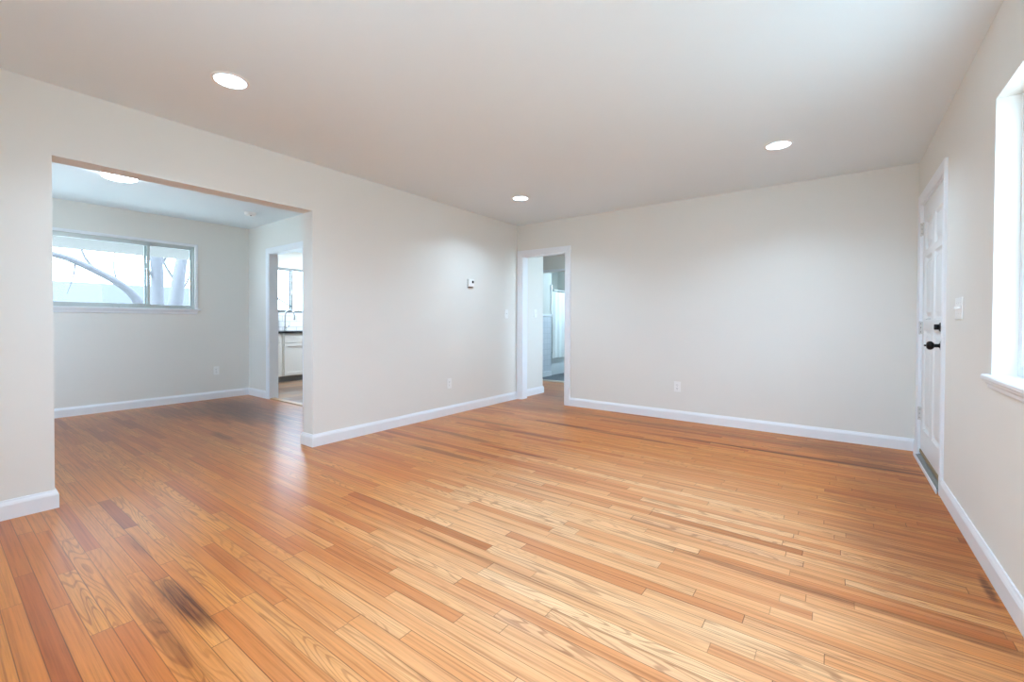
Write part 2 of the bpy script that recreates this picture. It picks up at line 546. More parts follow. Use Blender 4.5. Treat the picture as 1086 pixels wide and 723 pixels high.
def slab(axis, t0, t1, u0, u1, z0, z1, holes=()):
    """a wall with rectangular openings as one closed mesh; axis 'x' -> thickness along X, u along Y"""
    bm = bmesh.new()
    us = sorted({u0, u1, *[h[0] for h in holes], *[h[1] for h in holes]})
    zs = sorted({z0, z1, *[h[2] for h in holes], *[h[3] for h in holes]})
    us = [u for u in us if u0 <= u <= u1]
    zs = [z for z in zs if z0 <= z <= z1]
    V = {}
    def v(s, i, j):
        if (s, i, j) not in V:
            t = t0 if s == 0 else t1
            V[(s, i, j)] = bm.verts.new((t, us[i], zs[j]) if axis == 'x' else (us[i], t, zs[j]))
        return V[(s, i, j)]
    def solid(i, j):
        if i < 0 or j < 0 or i >= len(us) - 1 or j >= len(zs) - 1:
            return False
        cu, cz = (us[i] + us[i + 1]) / 2, (zs[j] + zs[j + 1]) / 2
        return not any(h[0] < cu < h[1] and h[2] < cz < h[3] for h in holes)
    for i in range(len(us) - 1):
        for j in range(len(zs) - 1):
            if not solid(i, j):
                continue
            for s in (0, 1):
                bm.faces.new((v(s, i, j), v(s, i + 1, j), v(s, i + 1, j + 1), v(s, i, j + 1)))
            for di, dj, a, b in ((-1, 0, (i, j), (i, j + 1)), (1, 0, (i + 1, j), (i + 1, j + 1)), (0, -1, (i, j), (i + 1, j)), (0, 1, (i, j + 1), (i + 1, j + 1))):
                if not solid(i + di, j + dj):
                    bm.faces.new((v(0, *a), v(0, *b), v(1, *b), v(1, *a)))
    return bm

def dup(root, loc, rz, label, group=None):
    r = root.copy()
    COL.objects.link(r)
    r.location = loc
    r.rotation_euler = (0, 0, rz)
    r['label'] = label
    if group:
        r['group'] = group
    for ch in list(root.children):
        c = ch.copy()
        COL.objects.link(c)
        c.parent = r
        for gch in list(ch.children):
            d = gch.copy()
            COL.objects.link(d)
            d.parent = c
    return r

# ------------------------------------------------------------------ the rooms
H = 2.44
XL, XLB = -3.610, -3.765        # wall between living and dining room, its two faces
XR = 0.543                      # front-door wall
YB = 5.09                       # back wall
YF = -0.60                      # wall behind the camera
XD = -6.93                      # dining room's window wall
YD = 2.93                       # dining room's kitchen wall
YD2 = YD + 0.115
XK = -8.48                      # kitchen's window wall
OP = (0.465, 2.043, 2.035)      # opening to the dining room: y0, y1, top
HALL = (-3.53, -2.835, 2.005)   # hall doorway in the back wall
KD = (-6.305, -5.40, 2.03)      # kitchen doorway
FD = (3.935, 4.885, 2.045)      # front door opening
FW = (1.75, 2.827, 0.862, 2.062)    # front window opening
DW = (0.62, 2.245, 1.245, 2.082)    # dining window opening
KW = (3.40, 5.20, 1.25, 2.11)       # kitchen window opening
BD = (-4.62, -3.78, 2.0)        # bathroom doorway
YH = 6.93
YE = 5.774

# floors: two slabs of oak strips (the dining and living rooms with the hall), kitchen planks, slate tiles
bm = bmesh.new()
pts = [(XD - 0.12, YF), (XR + 0.17, YF), (XR + 0.17, YB + 0.06), (-1.0, YB + 0.06), (-1.0, YH + 0.06), (-6.2, YH + 0.06), (-6.2, YE - 0.05), (XLB, YE - 0.05), (XLB, YD + 0.06), (XD - 0.12, YD + 0.06)]
top = [bm.verts.new((px, py, 0)) for px, py in pts]
bot = [bm.verts.new((px, py, -0.12)) for px, py in pts]
bm.faces.new(top)
bm.faces.new(bot[::-1])
for i in range(len(pts)):
    j = (i + 1) % len(pts)
    bm.faces.new((top[i], top[j], bot[j], bot[i]))
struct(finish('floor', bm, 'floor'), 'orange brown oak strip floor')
struct(finish('floor_kitchen', BX(XK - 0.1, XLB, YD + 0.06, YE - 0.05, -0.12, 0.0), 'plank'), 'mixed brown plank floor in the kitchen')
struct(finish('floor_bathroom', BX(-5.6, -2.4, YH + 0.06, 9.3, -0.12, 0.0), 'slate'), 'dark slate tile floor in the bathroom')
struct(finish('ceiling', BX(XK - 0.12, XR + 0.17, YF - 0.12, 9.42, H, H + 0.12), 'ceiling'), 'flat white ceiling')

struct(finish('wall_left', slab('x', XLB, XL, YF, YE, 0, H, [(OP[0], OP[1], 0, OP[2])]), 'wall'), 'off-white wall with wide opening to the dining room')
struct(finish('wall_back', slab('y', YB, YB + 0.12, XL, XR, 0, H, [(HALL[0], HALL[1], 0, HALL[2])]), 'wall'), 'off-white back wall with hall doorway')
struct(finish('wall_right', slab('x', XR, XR + 0.17, YF, YB + 0.12, 0, H, [(FD[0], FD[1], 0, FD[2]), FW]), 'wall'), 'off-white wall with front door and window')
BW = (-1.4, 0.2, 0.80, 2.20)        # added unseen window behind the camera, for fill daylight
BD6 = (-6.4, -5.3, 0.60, 2.10)      # added unseen dining room window, brings in more fill
struct(finish('wall_front', slab('y', YF - 0.12, YF, XD - 0.12, XR + 0.17, 0, H, [BW, BD6]), 'wall'))
struct(finish('wall_dining', slab('x', XD - 0.12, XD, YF, YD, 0, H, [DW]), 'wall'), 'off-white dining room wall under the sliding window')
struct(finish('wall_dining_right', slab('y', YD, YD2, XK - 0.12, XLB, 0, H, [(KD[0], KD[1], 0, KD[2])]), 'wall'), 'off-white dining room wall with kitchen doorway')
struct(finish('wall_kitchen', slab('x', XK - 0.12, XK, YD2, YE, 0, H, [KW]), 'wall'), 'white kitchen window wall')
struct(finish('wall_kitchen_back', slab('y', YE - 0.11, YE, XK - 0.12, XLB, 0, H), 'wall'))
struct(finish('wall_hall', slab('y', YH, YH + 0.12, -6.2, -0.9, 0, H, [(BD[0], BD[1], 0, BD[2])]), 'wall'), 'shaded hall wall above the bathroom doorway')
struct(finish('wall_hall_left', slab('x', -6.3, -6.2, YE, YH + 0.12, 0, H), 'wall'))
HW = (5.45, 6.70, 0.60, 2.10)  # added opening at the hall end, lets daylight onto the hall wall
struct(finish('wall_hall_right', slab('x', -1.0, -0.9, YB + 0.12, YH, 0, H, [HW]), 'wall'))
struct(finish('wall_bathroom_left', slab('x', -4.75, -4.63, YH + 0.12, 7.72, 0, H), 'bathwall'), 'bathroom side wall')
struct(finish('wall_bathroom_alcove', slab('x', -5.52, -5.40, 7.60, 9.3, 0, H), 'bathwall'), 'alcove wall behind the shower curtain')
struct(finish('wall_bathroom_return', slab('y', 7.60, 7.72, -5.40, -4.75, 0, H), 'bathwall'))
struct(finish('wall_bathroom_back', slab('y', 9.30, 9.42, -5.52, -2.4, 0, H), 'bathwall'))
struct(finish('wall_bathroom_right', slab('x', -2.52, -2.40, YH + 0.12, 9.3, 0, H), 'bathwall'))

# ------------------------------------------------------------------ baseboards and casings
BASE = [(0.0, 0.0), (0.016, 0.0), (0.016, 0.078), (0.0125, 0.090), (0.009, 0.097), (0.007, 0.105), (0.0, 0.105)]
def baseboard(name, path, label):
    o = finish(name, sweep(bmesh.new(), path, BASE, lambda u, v, h: (u, v, h)), 'trim')
    return struct(o, label)
# (paths run so that their left-hand side is the room)
baseboard('baseboard_left', [(XLB, 2.6), (XLB, OP[1]), (XL, OP[1]), (XL, YB - 0.02)][::-1], 'white baseboard on the wall between opening and hall doorway')
baseboard('baseboard_left_near', [(XL, OP[0]), (XL, YF)][:0] + [(XLB, 0.1), (XLB, OP[0]), (XL, OP[0]), (XL, YF)], 'white baseboard on the wall left of the opening')
baseboard('baseboard_back', [(XR, YB), (HALL[1] + 0.062, YB)], 'white baseboard along the back wall')
baseboard('baseboard_right', [(XR, YF), (XR, FD[0] - 0.078)], 'white baseboard under the front window')
baseboard('baseboard_right_corner', [(XR, FD[1] + 0.078), (XR, YB - 0.016)], 'short white baseboard between front door and corner')
baseboard('baseboard_dining', [(KD[0] - 0.064, YD), (XD, YD), (XD, YF)], 'white baseboard in the dining room')
baseboard('baseboard_hall', [(XLB, YE), (XL, YE), (XL, YB + 0.14)][::-1][:0] + [(XL, YB + 0.14), (XL, YE), (XLB, YE)][::-1], 'white baseboard inside the hall doorway')

CAS = [(0.0, 0.0), (0.0, 0.010), (0.010, 0.014), (0.050, 0.018), (0.062, 0.018), (0.066, 0.014), (0.066, 0.0)]
def casing(name, pts, mp, label, wide=1.0):
    prof = [(o * wide, h) for o, h in CAS]
    return struct(finish(name, sweep(bmesh.new(), pts, prof, mp), 'trim'), label)
# hall doorway: casing on the room side, jamb boards inside
casing('trim_1', [(HALL[1], 0), (HALL[1], HALL[2]), (HALL[0], HALL[2]), (HALL[0], 0)][::-1],
       lambda u, v, h: (u, YB - h, v), 'white casing around the hall doorway', 1.12)
def jamb(name, axis, t0, t1, u0, u1, top, th, label):
    """inverted U lining an opening"""
    path = [(u0, 0), (u0, top), (u1, top), (u1, 0)]
    prof = [(0, t0), (-th, t0), (-th, t1), (0, t1)]
    mp = (lambda u, v, h: (u, h, v)) if axis == 'y' else (lambda u, v, h: (h, u, v))
    return struct(finish(name, sweep(bmesh.new(), path, prof, mp), 'trim'), label)
jamb('trim_2', 'y', YB - 0.004, YB + 0.124, HALL[0], HALL[1], HALL[2], 0.012, 'white jamb lining the hall doorway')
casing('trim_3', [(KD[0], 0), (KD[0], KD[2]), (KD[1], KD[2]), (KD[1], 0)], lambda u, v, h: (u, YD - h, v), 'white casing around the kitchen doorway')
jamb('trim_4', 'y', YD - 0.004, YD2 + 0.004, KD[0], KD[1], KD[2], 0.012, 'white jamb lining the kitchen doorway')
casing('trim_5', [(FD[0], 0), (FD[0], FD[2]), (FD[1], FD[2]), (FD[1], 0)], lambda u, v, h: (XR - h, u, v), 'white casing around the front door', 1.15)
jamb('trim_6', 'x', XR - 0.004, XR + 0.16, FD[0], FD[1], FD[2], 0.012, 'white jamb around the front door')
casing('trim_7', [(BD[0], 0), (BD[0], BD[2]), (BD[1], BD[2]), (BD[1], 0)], lambda u, v, h: (u, YH - h, v), 'white casing of the bathroom doorway', 0.6)
# thresholds
def saddle(name, axis, t0, t1, u0, u1, h, m, label):
    prof = [(t0, 0.0), (t0 + 0.012, h * 0.8), (t0 + 0.03, h), (t1 - 0.03, h), (t1 - 0.012, h * 0.8), (t1, 0.0)]
    mp = (lambda u, v, hh: (u, v, hh)) if axis == 'y' else (lambda u, v, hh: (v, u, hh))
    bm = bmesh.new()
    a = [bm.verts.new(mp(u0, t, z)) for t, z in prof]
    b = [bm.verts.new(mp(u1, t, z)) for t, z in prof]
    for i in range(len(prof)):
        j = (i + 1) % len(prof)
        bm.faces.new((a[i], a[j], b[j], b[i]))
    bm.faces.new(a)
    bm.faces.new(b)
    return struct(finish(name, bm, m), label)
M['wood_saddle'] = mat('worn_wood_saddle', srgb(176, 140, 104), 0.4, var=0.15, vscale=20)
M['marble'] = mat('pale_marble_saddle', srgb(196, 182, 168), 0.35, var=0.08, vscale=20)
saddle('trim_8', 'y', YD - 0.005, YD + 0.09, KD[0] + 0.012, KD[1] - 0.012, 0.014, 'wood_saddle', 'worn wooden threshold of the kitchen doorway')
saddle('trim_9', 'y', YH - 0.01, YH + 0.12, BD[0] + 0.002, BD[1] - 0.002, 0.018, 'marble', 'pale threshold of the bathroom doorway')

# ------------------------------------------------------------------ front door (door_1)
d = struct(bpy.data.objects.new('door_1', None), 'white six-panel front door with black knob')
COL.objects.link(d)
d.location = (XR, FD[1] - 0.014, 0.0)
DWI = FD[1] - FD[0] - 0.028      # leaf width; local y runs from 0 (hinges) to -DWI
def door_leaf():
    x0 = 0.006                  # face just inside the wall plane
    z0, z1 = 0.075, 2.030
    st, mid = 0.105, 0.10
    ya, yb = -st, -(DWI - mid) / 2
    yc, yd = -(DWI + mid) / 2, -DWI + st
    rects = []
    for (za, zb) in ((0.247, 1.032), (1.113, 1.607), (1.657, 1.888)):
        rects += [(ya, yb, za, zb), (yc, yd, za, zb)]
    bm = bmesh.new()
    ys = sorted({0.0, -DWI, ya, yb, yc, yd})
    zs = sorted({z0, z1, *[r[2] for r in rects], *[r[3] for r in rects]})
    V = {}
    def v(y, z, x):
        k = (round(y, 5), round(z, 5), round(x, 5))
        if k not in V:
            V[k] = bm.verts.new((x, y, z))
        return V[k]
    def quad(r, x):
        return [v(r[0], r[2], x), v(r[1], r[2], x), v(r[1], r[3], x), v(r[0], r[3], x)]
    for i in range(len(ys) - 1):
        for j in range(len(zs) - 1):
            cy, cz = (ys[i] + ys[i + 1]) / 2, (zs[j] + zs[j + 1]) / 2
            hit = [r for r in rects if min(r[0], r[1]) < cy < max(r[0], r[1]) and r[2] < cz < r[3]]
            if not hit:
                bm.faces.new([v(ys[i], zs[j], x0), v(ys[i + 1], zs[j], x0), v(ys[i + 1], zs[j + 1], x0), v(ys[i], zs[j + 1], x0)])
    for r in rects:
        lo, hi = min(r[0], r[1]), max(r[0], r[1])
        prev = quad((lo, hi, r[2], r[3]), x0)
        # ovolo edge, flat groove, sloped raised field
        for ins, dep in ((0.010, 0.010), (0.018, 0.015), (0.030, 0.015), (0.058, 0.003)):
            cur = [bm.verts.new((x0 + dep, y, z)) for y, z in ((lo + ins, r[2] + ins), (hi - ins, r[2] + ins), (hi - ins, r[3] - ins), (lo + ins, r[3] - ins))]
            for k in range(4):
                bm.faces.new((prev[k], prev[(k + 1) % 4], cur[(k + 1) % 4], cur[k]))
            prev = cur
        bm.faces.new(prev)
    # edges and back
    xb = x0 + 0.044
    c = [(0.0, z0), (-DWI, z0), (-DWI, z1), (0.0, z1)]
    bk = [bm.verts.new((xb, y, z)) for y, z in c]
    bm.faces.new(bk)
    def edge_verts(fix, val):
        if fix == 'z':
            return [v(y, val, x0) for y in ys]
        return [v(val, z, x0) for z in zs]
    bm.faces.new(edge_verts('z', z0) + [bk[0], bk[1]])
    bm.faces.new(edge_verts('z', z1) + [bk[3], bk[2]])
    bm.faces.new(edge_verts('y', 0.0) + [bk[3], bk[0]])
    bm.faces.new(edge_verts('y', -DWI) + [bk[2], bk[1]])
    return bm
leaf = finish('door_leaf', door_leaf(), 'door', d)
swp = finish('door_sweep', BX(0.0, 0.040, -DWI, 0.0, 0.046, 0.074, 0.004), 'sweep', d)
swp['label'] = 'brown sweep along the door bottom'
# sill under the leaf: white riser then grey metal
bm = bmesh.new()
prof = [(-0.024, 0.0), (-0.024, 0.022), (-0.018, 0.026), (-0.008, 0.026), (0.000, 0.032), (0.06, 0.042), (0.13, 0.042), (0.13, 0.0)]
a = [bm.verts.new((px, 0.003, pz)) for px, pz in prof]
b = [bm.verts.new((px, -DWI - 0.003, pz)) for px, pz in prof]
for i in range(len(prof)):
    j = (i + 1) % len(prof)
    bm.faces.new((a[i], a[j], b[j], b[i]))
bm.faces.new(a)
bm.faces.new(b)
thr = finish('door_threshold', bm, 'steel_sill', d)
thr['label'] = 'grey metal threshold'
nose = finish('threshold_nosing', BX(-0.030, -0.0245, -DWI - 0.06, 0.06, 0.0, 0.03, 0.002), 'trim', d)
KY = -DWI + 0.068
kn = finish('door_knob', LT([(0.0, 0.0), (0.031, 0.0), (0.033, 0.003), (0.030, 0.008), (0.016, 0.011), (0.0115, 0.018), (0.0115, 0.036), (0.018, 0.040), (0.026, 0.047), (0.0285, 0.056), (0.027, 0.066), (0.020, 0.073), (0.008, 0.076), (0.0, 0.0765)], 40, 'x', (0, 0, 0)), 'black_metal', d, True)
kn.location = (0.006, KY, 0.940)
kn.rotation_euler = (0, 0, PI)
finish('key_button', LT([(0.0, 0.0), (0.006, 0.0), (0.006, 0.006), (0.004, 0.010), (0.0, 0.011)], 16, 'x', (0.0765, 0, 0)), 'black_metal', kn, True)
db = finish('deadbolt', LT([(0.0, 0.0), (0.030, 0.0), (0.032, 0.004), (0.029, 0.012), (0.022, 0.016), (0.0, 0.016)], 36, 'x'), 'black_metal', d, True)
db.location = (0.006, KY, 1.062)
db.rotation_euler = (0, 0, PI)
finish('thumb_turn', BX(0.014, 0.040, -0.006, 0.006, -0.018, 0.018, 0.004), 'black_metal', db, True)
for i, hz in enumerate((1.84, 1.05, 0.36)):
    hb = bmesh.new()
    box(hb, -0.0035, 0.006, -0.040, 0.0025, -0.05, 0.05, 0.001)
    hg = finish('hinge', hb, 'hinge', d)
    hg.location = (0, 0.0, hz)
    finish('hinge_knuckle', LT([(0.0, -0.053), (0.006, -0.053), (0.0065, -0.05), (0.0065, 0.05), (0.006, 0.053), (0.0, 0.053)], 14, 'z', (-0.0075, 0.004, 0)), 'hinge', hg, True)
    for sz in (-0.033, 0.0, 0.033):
        finish('hinge_screw', LT([(0.0, 0.0), (0.0055, 0.0), (0.0045, 0.002), (0.0, 0.002)], 12, 'x', (-0.0053, -0.020, sz)), 'slot', hg)

# ------------------------------------------------------------------ windows
def frame_ring(name, parent, mp, u0, u1, v0, v1, w, d0, d1, m, bev=0.0):
    bm = sweep(bmesh.new(), [(u0, v0), (u1, v0), (u1, v1), (u0, v1)], [(0, d0), (w, d0), (w, d1), (0, d1)], mp, True)
    return finish(name, bm, m, parent)
def pane(parent, mp, u0, u1, v0, v1, dd):
    bm = bmesh.new()
    P = []
    for h in (dd - 0.002, dd + 0.002):
        P.append([bm.verts.new(mp(u, v, h)) for u, v in ((u0, v0), (u1, v0), (u1, v1), (u0, v1))])
    bm.faces.new(P[0])
    bm.faces.new(P[1])
    for i in range(4):
        j = (i + 1) % 4
        bm.faces.new((P[0][i], P[0][j], P[1][j], P[1][i]))
    return finish('window_pane', bm, 'glass', parent)
def stool(parent, mp, u0, u1, vtop, th, back, proj, horn, apron, m='trim'):
    """sill board with rounded nose, plus apron moulding below it; depth grows into the wall"""
    bm = bmesh.new()
    prof = [(back, vtop), (-proj + 0.006, vtop), (-proj, vtop - 0.006), (-proj, vtop - th + 0.006), (-proj + 0.006, vtop - th), (back, vtop - th)]
    # inner part between the reveals and horned nose share one board
    for (ua, ub, dd0) in ((u0 - horn, u1 + horn, 0.0),):
        pr = [(min(p, dd0) if p > 0 else p, v) for p, v in prof]
        a = [bm.verts.new(mp(ua, v, p)) for p, v in pr]
        b = [bm.verts.new(mp(ub, v, p)) for p, v in pr]
        for i in range(len(pr)):
            j = (i + 1) % len(pr)
            bm.faces.new((a[i], a[j], b[j], b[i]))
        bm.faces.new(a)
        bm.faces.new(b)
    o = finish('window_sill', bm, m, parent)
    ab = bmesh.new()
    vt = vtop - th
    pr = [(0.0, vt), (-0.022 * proj / 0.03, vt), (-0.020 * proj / 0.03, vt - apron * 0.25), (-0.012 * proj / 0.03, vt - apron * 0.5), (-0.010 * proj / 0.03, vt - apron * 0.85), (-0.006 * proj / 0.03, vt - apron), (0.0, vt - apron)]
    a = [ab.verts.new(mp(u0 - horn * 0.4, v, p)) for p, v in pr]
    b = [ab.verts.new(mp(u1 + horn * 0.4, v, p)) for p, v in pr]
    for i in range(len(pr)):
        j = (i + 1) % len(pr)
        ab.faces.new((a[i], a[j], b[j], b[i]))
    ab.faces.new(a)
    ab.faces.new(b)
    finish('window_apron', ab, m, parent)
    return o
def slider(name, label, mp, u0, u1, v0, v1, um, d0, trimw, fm='alu'):
    w = struct(bpy.data.objects.new(name, None), label)
    COL.objects.link(w)
    frame_ring('window_frame', w, mp, u0, u1, v0, v1, 0.022, d0, d0 + 0.05, fm)
    # moving sash in front, fixed light behind
    frame_ring('window_sash', w, mp, u0 + 0.022, um + 0.028, v0 + 0.022, v1 - 0.022, 0.030, d0 - 0.002, d0 + 0.018, fm)
    pane(w, mp, u0 + 0.05, um, v0 + 0.05, v1 - 0.05, d0 + 0.008)
    frame_ring('window_sash', w, mp, um - 0.024, u1 - 0.022, v0 + 0.022, v1 - 0.022, 0.022, d0 + 0.024, d0 + 0.044, fm)
    pane(w, mp, um, u1 - 0.043, v0 + 0.043, v1 - 0.043, d0 + 0.034)
    lb = bmesh.new()
    vm = (v0 + v1) / 2 - 0.03
    c = [mp(um - 0.002, vm - 0.03, d0 - 0.016), mp(um + 0.016, vm + 0.03, d0 - 0.002)]
    lo = [min(a, b) for a, b in zip(*c)]
    hi = [max(a, b) for a, b in zip(*c)]
    finish('window_latch', box(lb, lo[0], hi[0], lo[1], hi[1], lo[2], hi[2], 0.003), 'alu', w)
    if trimw:
        bm = sweep(bmesh.new(), [(u0, v0), (u0, v1), (u1, v1), (u1, v0)], [(0, 0.0), (0, -0.012), (trimw * 0.8, -0.014), (trimw, -0.010), (trimw, 0.0)], mp)
        finish('window_casing', bm, 'trim', w)
    return w
# depth h grows into the wall (away from the room)
mpD = lambda u, v, h: (XD - h, u, v)
w1 = slider('window_1', 'sliding aluminium window in the dining room', mpD, DW[0], DW[1], DW[2], DW[3], 1.735, 0.018, 0.034)
stool(w1, mpD, DW[0], DW[1], DW[2], 0.020, 0.06, 0.034, 0.062, 0.048)
for dy in (0.0, 0.055):
    finish('sash_roller_cover', BX(XD - 0.02, XD - 0.005, 1.40 + dy, 1.425 + dy, DW[2] + 0.001, DW[2] + 0.016, 0.003), 'alu', w1)
mpK = lambda u, v, h: (XK - h, u, v)
w2 = slider('window_2', 'sliding aluminium window above the kitchen counter', mpK, KW[0], KW[1], KW[2], KW[3], 4.37, 0.02, 0.0, 'alu_dark')
mpR = lambda u, v, h: (XR + h, u, v)
w3 = struct(bpy.data.objects.new('window_3', None), 'front window with white sill right of the door')
COL.objects.link(w3)
frame_ring('window_frame', w3, mpR, FW[0], FW[1], FW[2], FW[3], 0.045, 0.078, 0.14, 'trim')
fm = (FW[2] + FW[3]) / 2
frame_ring('window_sash', w3, mpR, FW[0] + 0.045, FW[1] - 0.045, fm - 0.02, FW[3] - 0.045, 0.035, 0.112, 0.135, 'trim')
frame_ring('window_sash', w3, mpR, FW[0] + 0.045, FW[1] - 0.045, FW[2] + 0.045, fm + 0.02, 0.035, 0.084, 0.108, 'trim')
pane(w3, mpR, FW[0] + 0.078, FW[1] - 0.078, fm + 0.013, FW[3] - 0.078, 0.122)
pane(w3, mpR, FW[0] + 0.078, FW[1] - 0.078, FW[2] + 0.078, fm - 0.013, 0.096)
stool(w3, mpR, FW[0], FW[1], FW[2], 0.024, 0.0, 0.026, 0.045, 0.036)
finish('sill_board', BX(XR, XR + 0.078, FW[0], FW[1], FW[2] - 0.022, FW[2] + 0.0005), 'trim', w3)
w4 = struct(bpy.data.objects.new('fill_window_4', None))
COL.objects.link(w4)
mpH = lambda u, v, h: (-1.0 + h, u, v)
frame_ring('window_frame', w4, mpH, HW[0], HW[1], HW[2], HW[3], 0.04, 0.03, 0.08, 'trim')
pane(w4, mpH, HW[0] + 0.035, HW[1] - 0.035, HW[2] + 0.035, HW[3] - 0.035, 0.05)

w5 = struct(bpy.data.objects.new('fill_window_5', None))
COL.objects.link(w5)
mpB = lambda u, v, h: (u, YF - h, v)
frame_ring('window_frame', w5, mpB, BW[0], BW[1], BW[2], BW[3], 0.05, 0.03, 0.09, 'trim')
pane(w5, mpB, BW[0] + 0.045, BW[1] - 0.045, BW[2] + 0.045, BW[3] - 0.045, 0.06)

w6 = struct(bpy.data.objects.new('fill_window_6', None))
COL.objects.link(w6)
frame_ring('window_frame', w6, mpB, BD6[0], BD6[1], BD6[2], BD6[3], 0.05, 0.03, 0.09, 'trim')
pane(w6, mpB, BD6[0] + 0.045, BD6[1] - 0.045, BD6[2] + 0.045, BD6[3] - 0.045, 0.06)

# ------------------------------------------------------------------ ceiling lights and smoke detector
def recessed(loc, label):
    t = thing('recessed_light', label, 'ceiling light', loc, 0, 'recessed lights in the living room ceiling')
    finish('trim_ring', LT([(0.078, -0.002), (0.080, -0.006), (0.088, -0.006), (0.094, -0.003), (0.095, 0.0), (0.078, 0.0)], 56), 'plastic', t, True)
    ld = bpy.data.lights.new('recessed_lamp', 'AREA')
    ld.shape = 'DISK'
    ld.size = 0.150
    ld.energy = DOWN
    ld.color = LAMP_COL
    ld.spread = math.radians(136)
    lo = bpy.data.objects.new('lamp', ld)
    COL.objects.link(lo)
    lo.parent = t
    lo.location = (0, 0, -0.0045)
    finish('lens', LT([(0.0, -0.0035), (0.078, -0.0035), (0.078, -0.0005), (0.0, -0.0005)], 56), 'lens', t)
    return t
L1 = recessed((-2.742, 1.066, H), 'round lit recessed ceiling light nearest the dining room opening')
dup(L1, (-0.370, 3.952, H), 0, 'round lit recessed ceiling light nearest the front door')
dup(L1, (-2.778, 3.970, H), 0, 'round lit recessed ceiling light nearest the hall doorway')
dup(L1, (-0.370, 1.066, H), 0, 'unseen fourth recessed ceiling light nearest the front window')  # added out of view, completes the grid and lights the near floor

t = thing('flush_ceiling_light', 'round white lit flush ceiling light in the dining room', 'ceiling light', (-5.28, 1.12, H))
finish('housing', LT([(0.0, 0.0), (0.133, 0.0), (0.139, -0.004), (0.139, -0.012), (0.131, -0.014), (0.0, -0.014)], 64), 'plastic', t, True)
finish('diffuser', LT([(0.0, -0.052), (0.08, -0.0515), (0.116, -0.049), (0.128, -0.042), (0.131, -0.032), (0.131, -0.015), (0.0, -0.0145)], 64), 'diffuser', t, True)

t = thing('smoke_detector', 'small white round smoke detector on the dining room ceiling', 'smoke detector', (-5.87, 2.50, H))
finish('mounting_base', LT([(0.0, 0.0), (0.066, 0.0), (0.068, -0.004), (0.068, -0.010), (0.0, -0.010)], 40), 'plastic', t, True)
finish('cover', LT([(0.0, -0.010), (0.060, -0.010), (0.060, -0.016), (0.064, -0.018), (0.062, -0.028), (0.050, -0.036), (0.020, -0.038), (0.0, -0.038)], 40), 'plastic', t, True)
finish('test_button', LT([(0.0, -0.0375), (0.011, -0.0375), (0.011, -0.041), (0.0, -0.0415)], 20, 'z', (0.02, 0, 0)), 'toe', t, True)

# ------------------------------------------------------------------ plates on the walls  (local +Y faces the room)
def outlet(loc, rz, label):
    t = thing('wall_outlet', label, 'outlet', loc, rz)
    finish('cover_plate', BX(-0.036, 0.036, 0.0, 0.006, -0.058, 0.058, 0.0025), 'plastic', t)
    for z in (-0.0195, 0.0195):
        r = finish('receptacle', BX(-0.0165, 0.0165, 0.005, 0.0078, z - 0.0145, z + 0.0145, 0.0012), 'plastic', t)
        for sxx in (-0.0065, 0.0065):
            finish('slot', BX(sxx - 0.0012, sxx + 0.0012, 0.0075, 0.0082, z - 0.002, z + 0.007), 'slot', r)
        finish('ground_hole', LT([(0.0, 0.0), (0.0026, 0.0), (0.0026, 0.0007), (0.0, 0.0007)], 10, 'y', (0, 0.0075, z - 0.008)), 'slot', r)
    finish('plate_screw', LT([(0.0, 0.0), (0.003, 0.0), (0.0026, 0.0012), (0.0, 0.0012)], 12, 'y', (0, 0.0055, 0)), 'hinge', t)
    return t
O1 = outlet((XL, 3.72, 0.366), -PI / 2, 'white outlet low on the wall between the opening and the hall doorway')
dup(O1, (-1.414, YB, 0.369), PI, 'white outlet low on the back wall')
dup(O1, (XD, 2.495, 0.392), -PI / 2, 'white outlet low on the dining room wall under the window')

def switch(loc, rz, n, label, w=None):
    t = thing('light_switch', label, 'light switch', loc, rz)
    hw = w / 2 if w else 0.036 + 0.023 * (n - 1)
    finish('cover_plate', BX(-hw, hw, 0.0, 0.006, -0.060, 0.060, 0.0025), 'plastic', t)
    for k in range(n):
        x = (k - (n - 1) / 2) * 0.046
        s = finish('toggle', BX(x - 0.005, x + 0.005, 0.004, 0.016, -0.004, 0.012, 0.002), 'plastic', t)
        for z in (-0.030, 0.030):
            finish('plate_screw', LT([(0.0, 0.0), (0.003, 0.0), (0.0026, 0.0012), (0.0, 0.0012)], 12, 'y', (x, 0.0055, z)), 'hinge', t)
    return t
switch((XL, 4.83, 1.195), -PI / 2, 1, 'white single light switch on the living room wall beside the hall doorway')
switch((XL, 5.56, 1.215), -PI / 2, 1, 'white single light switch on the hall wall inside the doorway')
switch((XR, 3.475, 1.170), PI / 2, 3, 'wide white light switch plate on the wall right of the front door', 0.175)

t = thing('thermostat', 'small white square thermostat with dark display on the left wall', 'thermostat', (XL, 4.085, 1.560), -PI / 2)
finish('back_plate', BX(-0.050, 0.050, 0.0, 0.006, -0.055, 0.050, 0.002), 'toe', t)
finish('body', BX(-0.048, 0.048, 0.005, 0.030, -0.044, 0.050, 0.005, 3), 'plastic', t)
finish('display', BX(-0.034, -0.004, 0.029, 0.0315, 0.000, 0.030, 0.0008), 'dial', t)

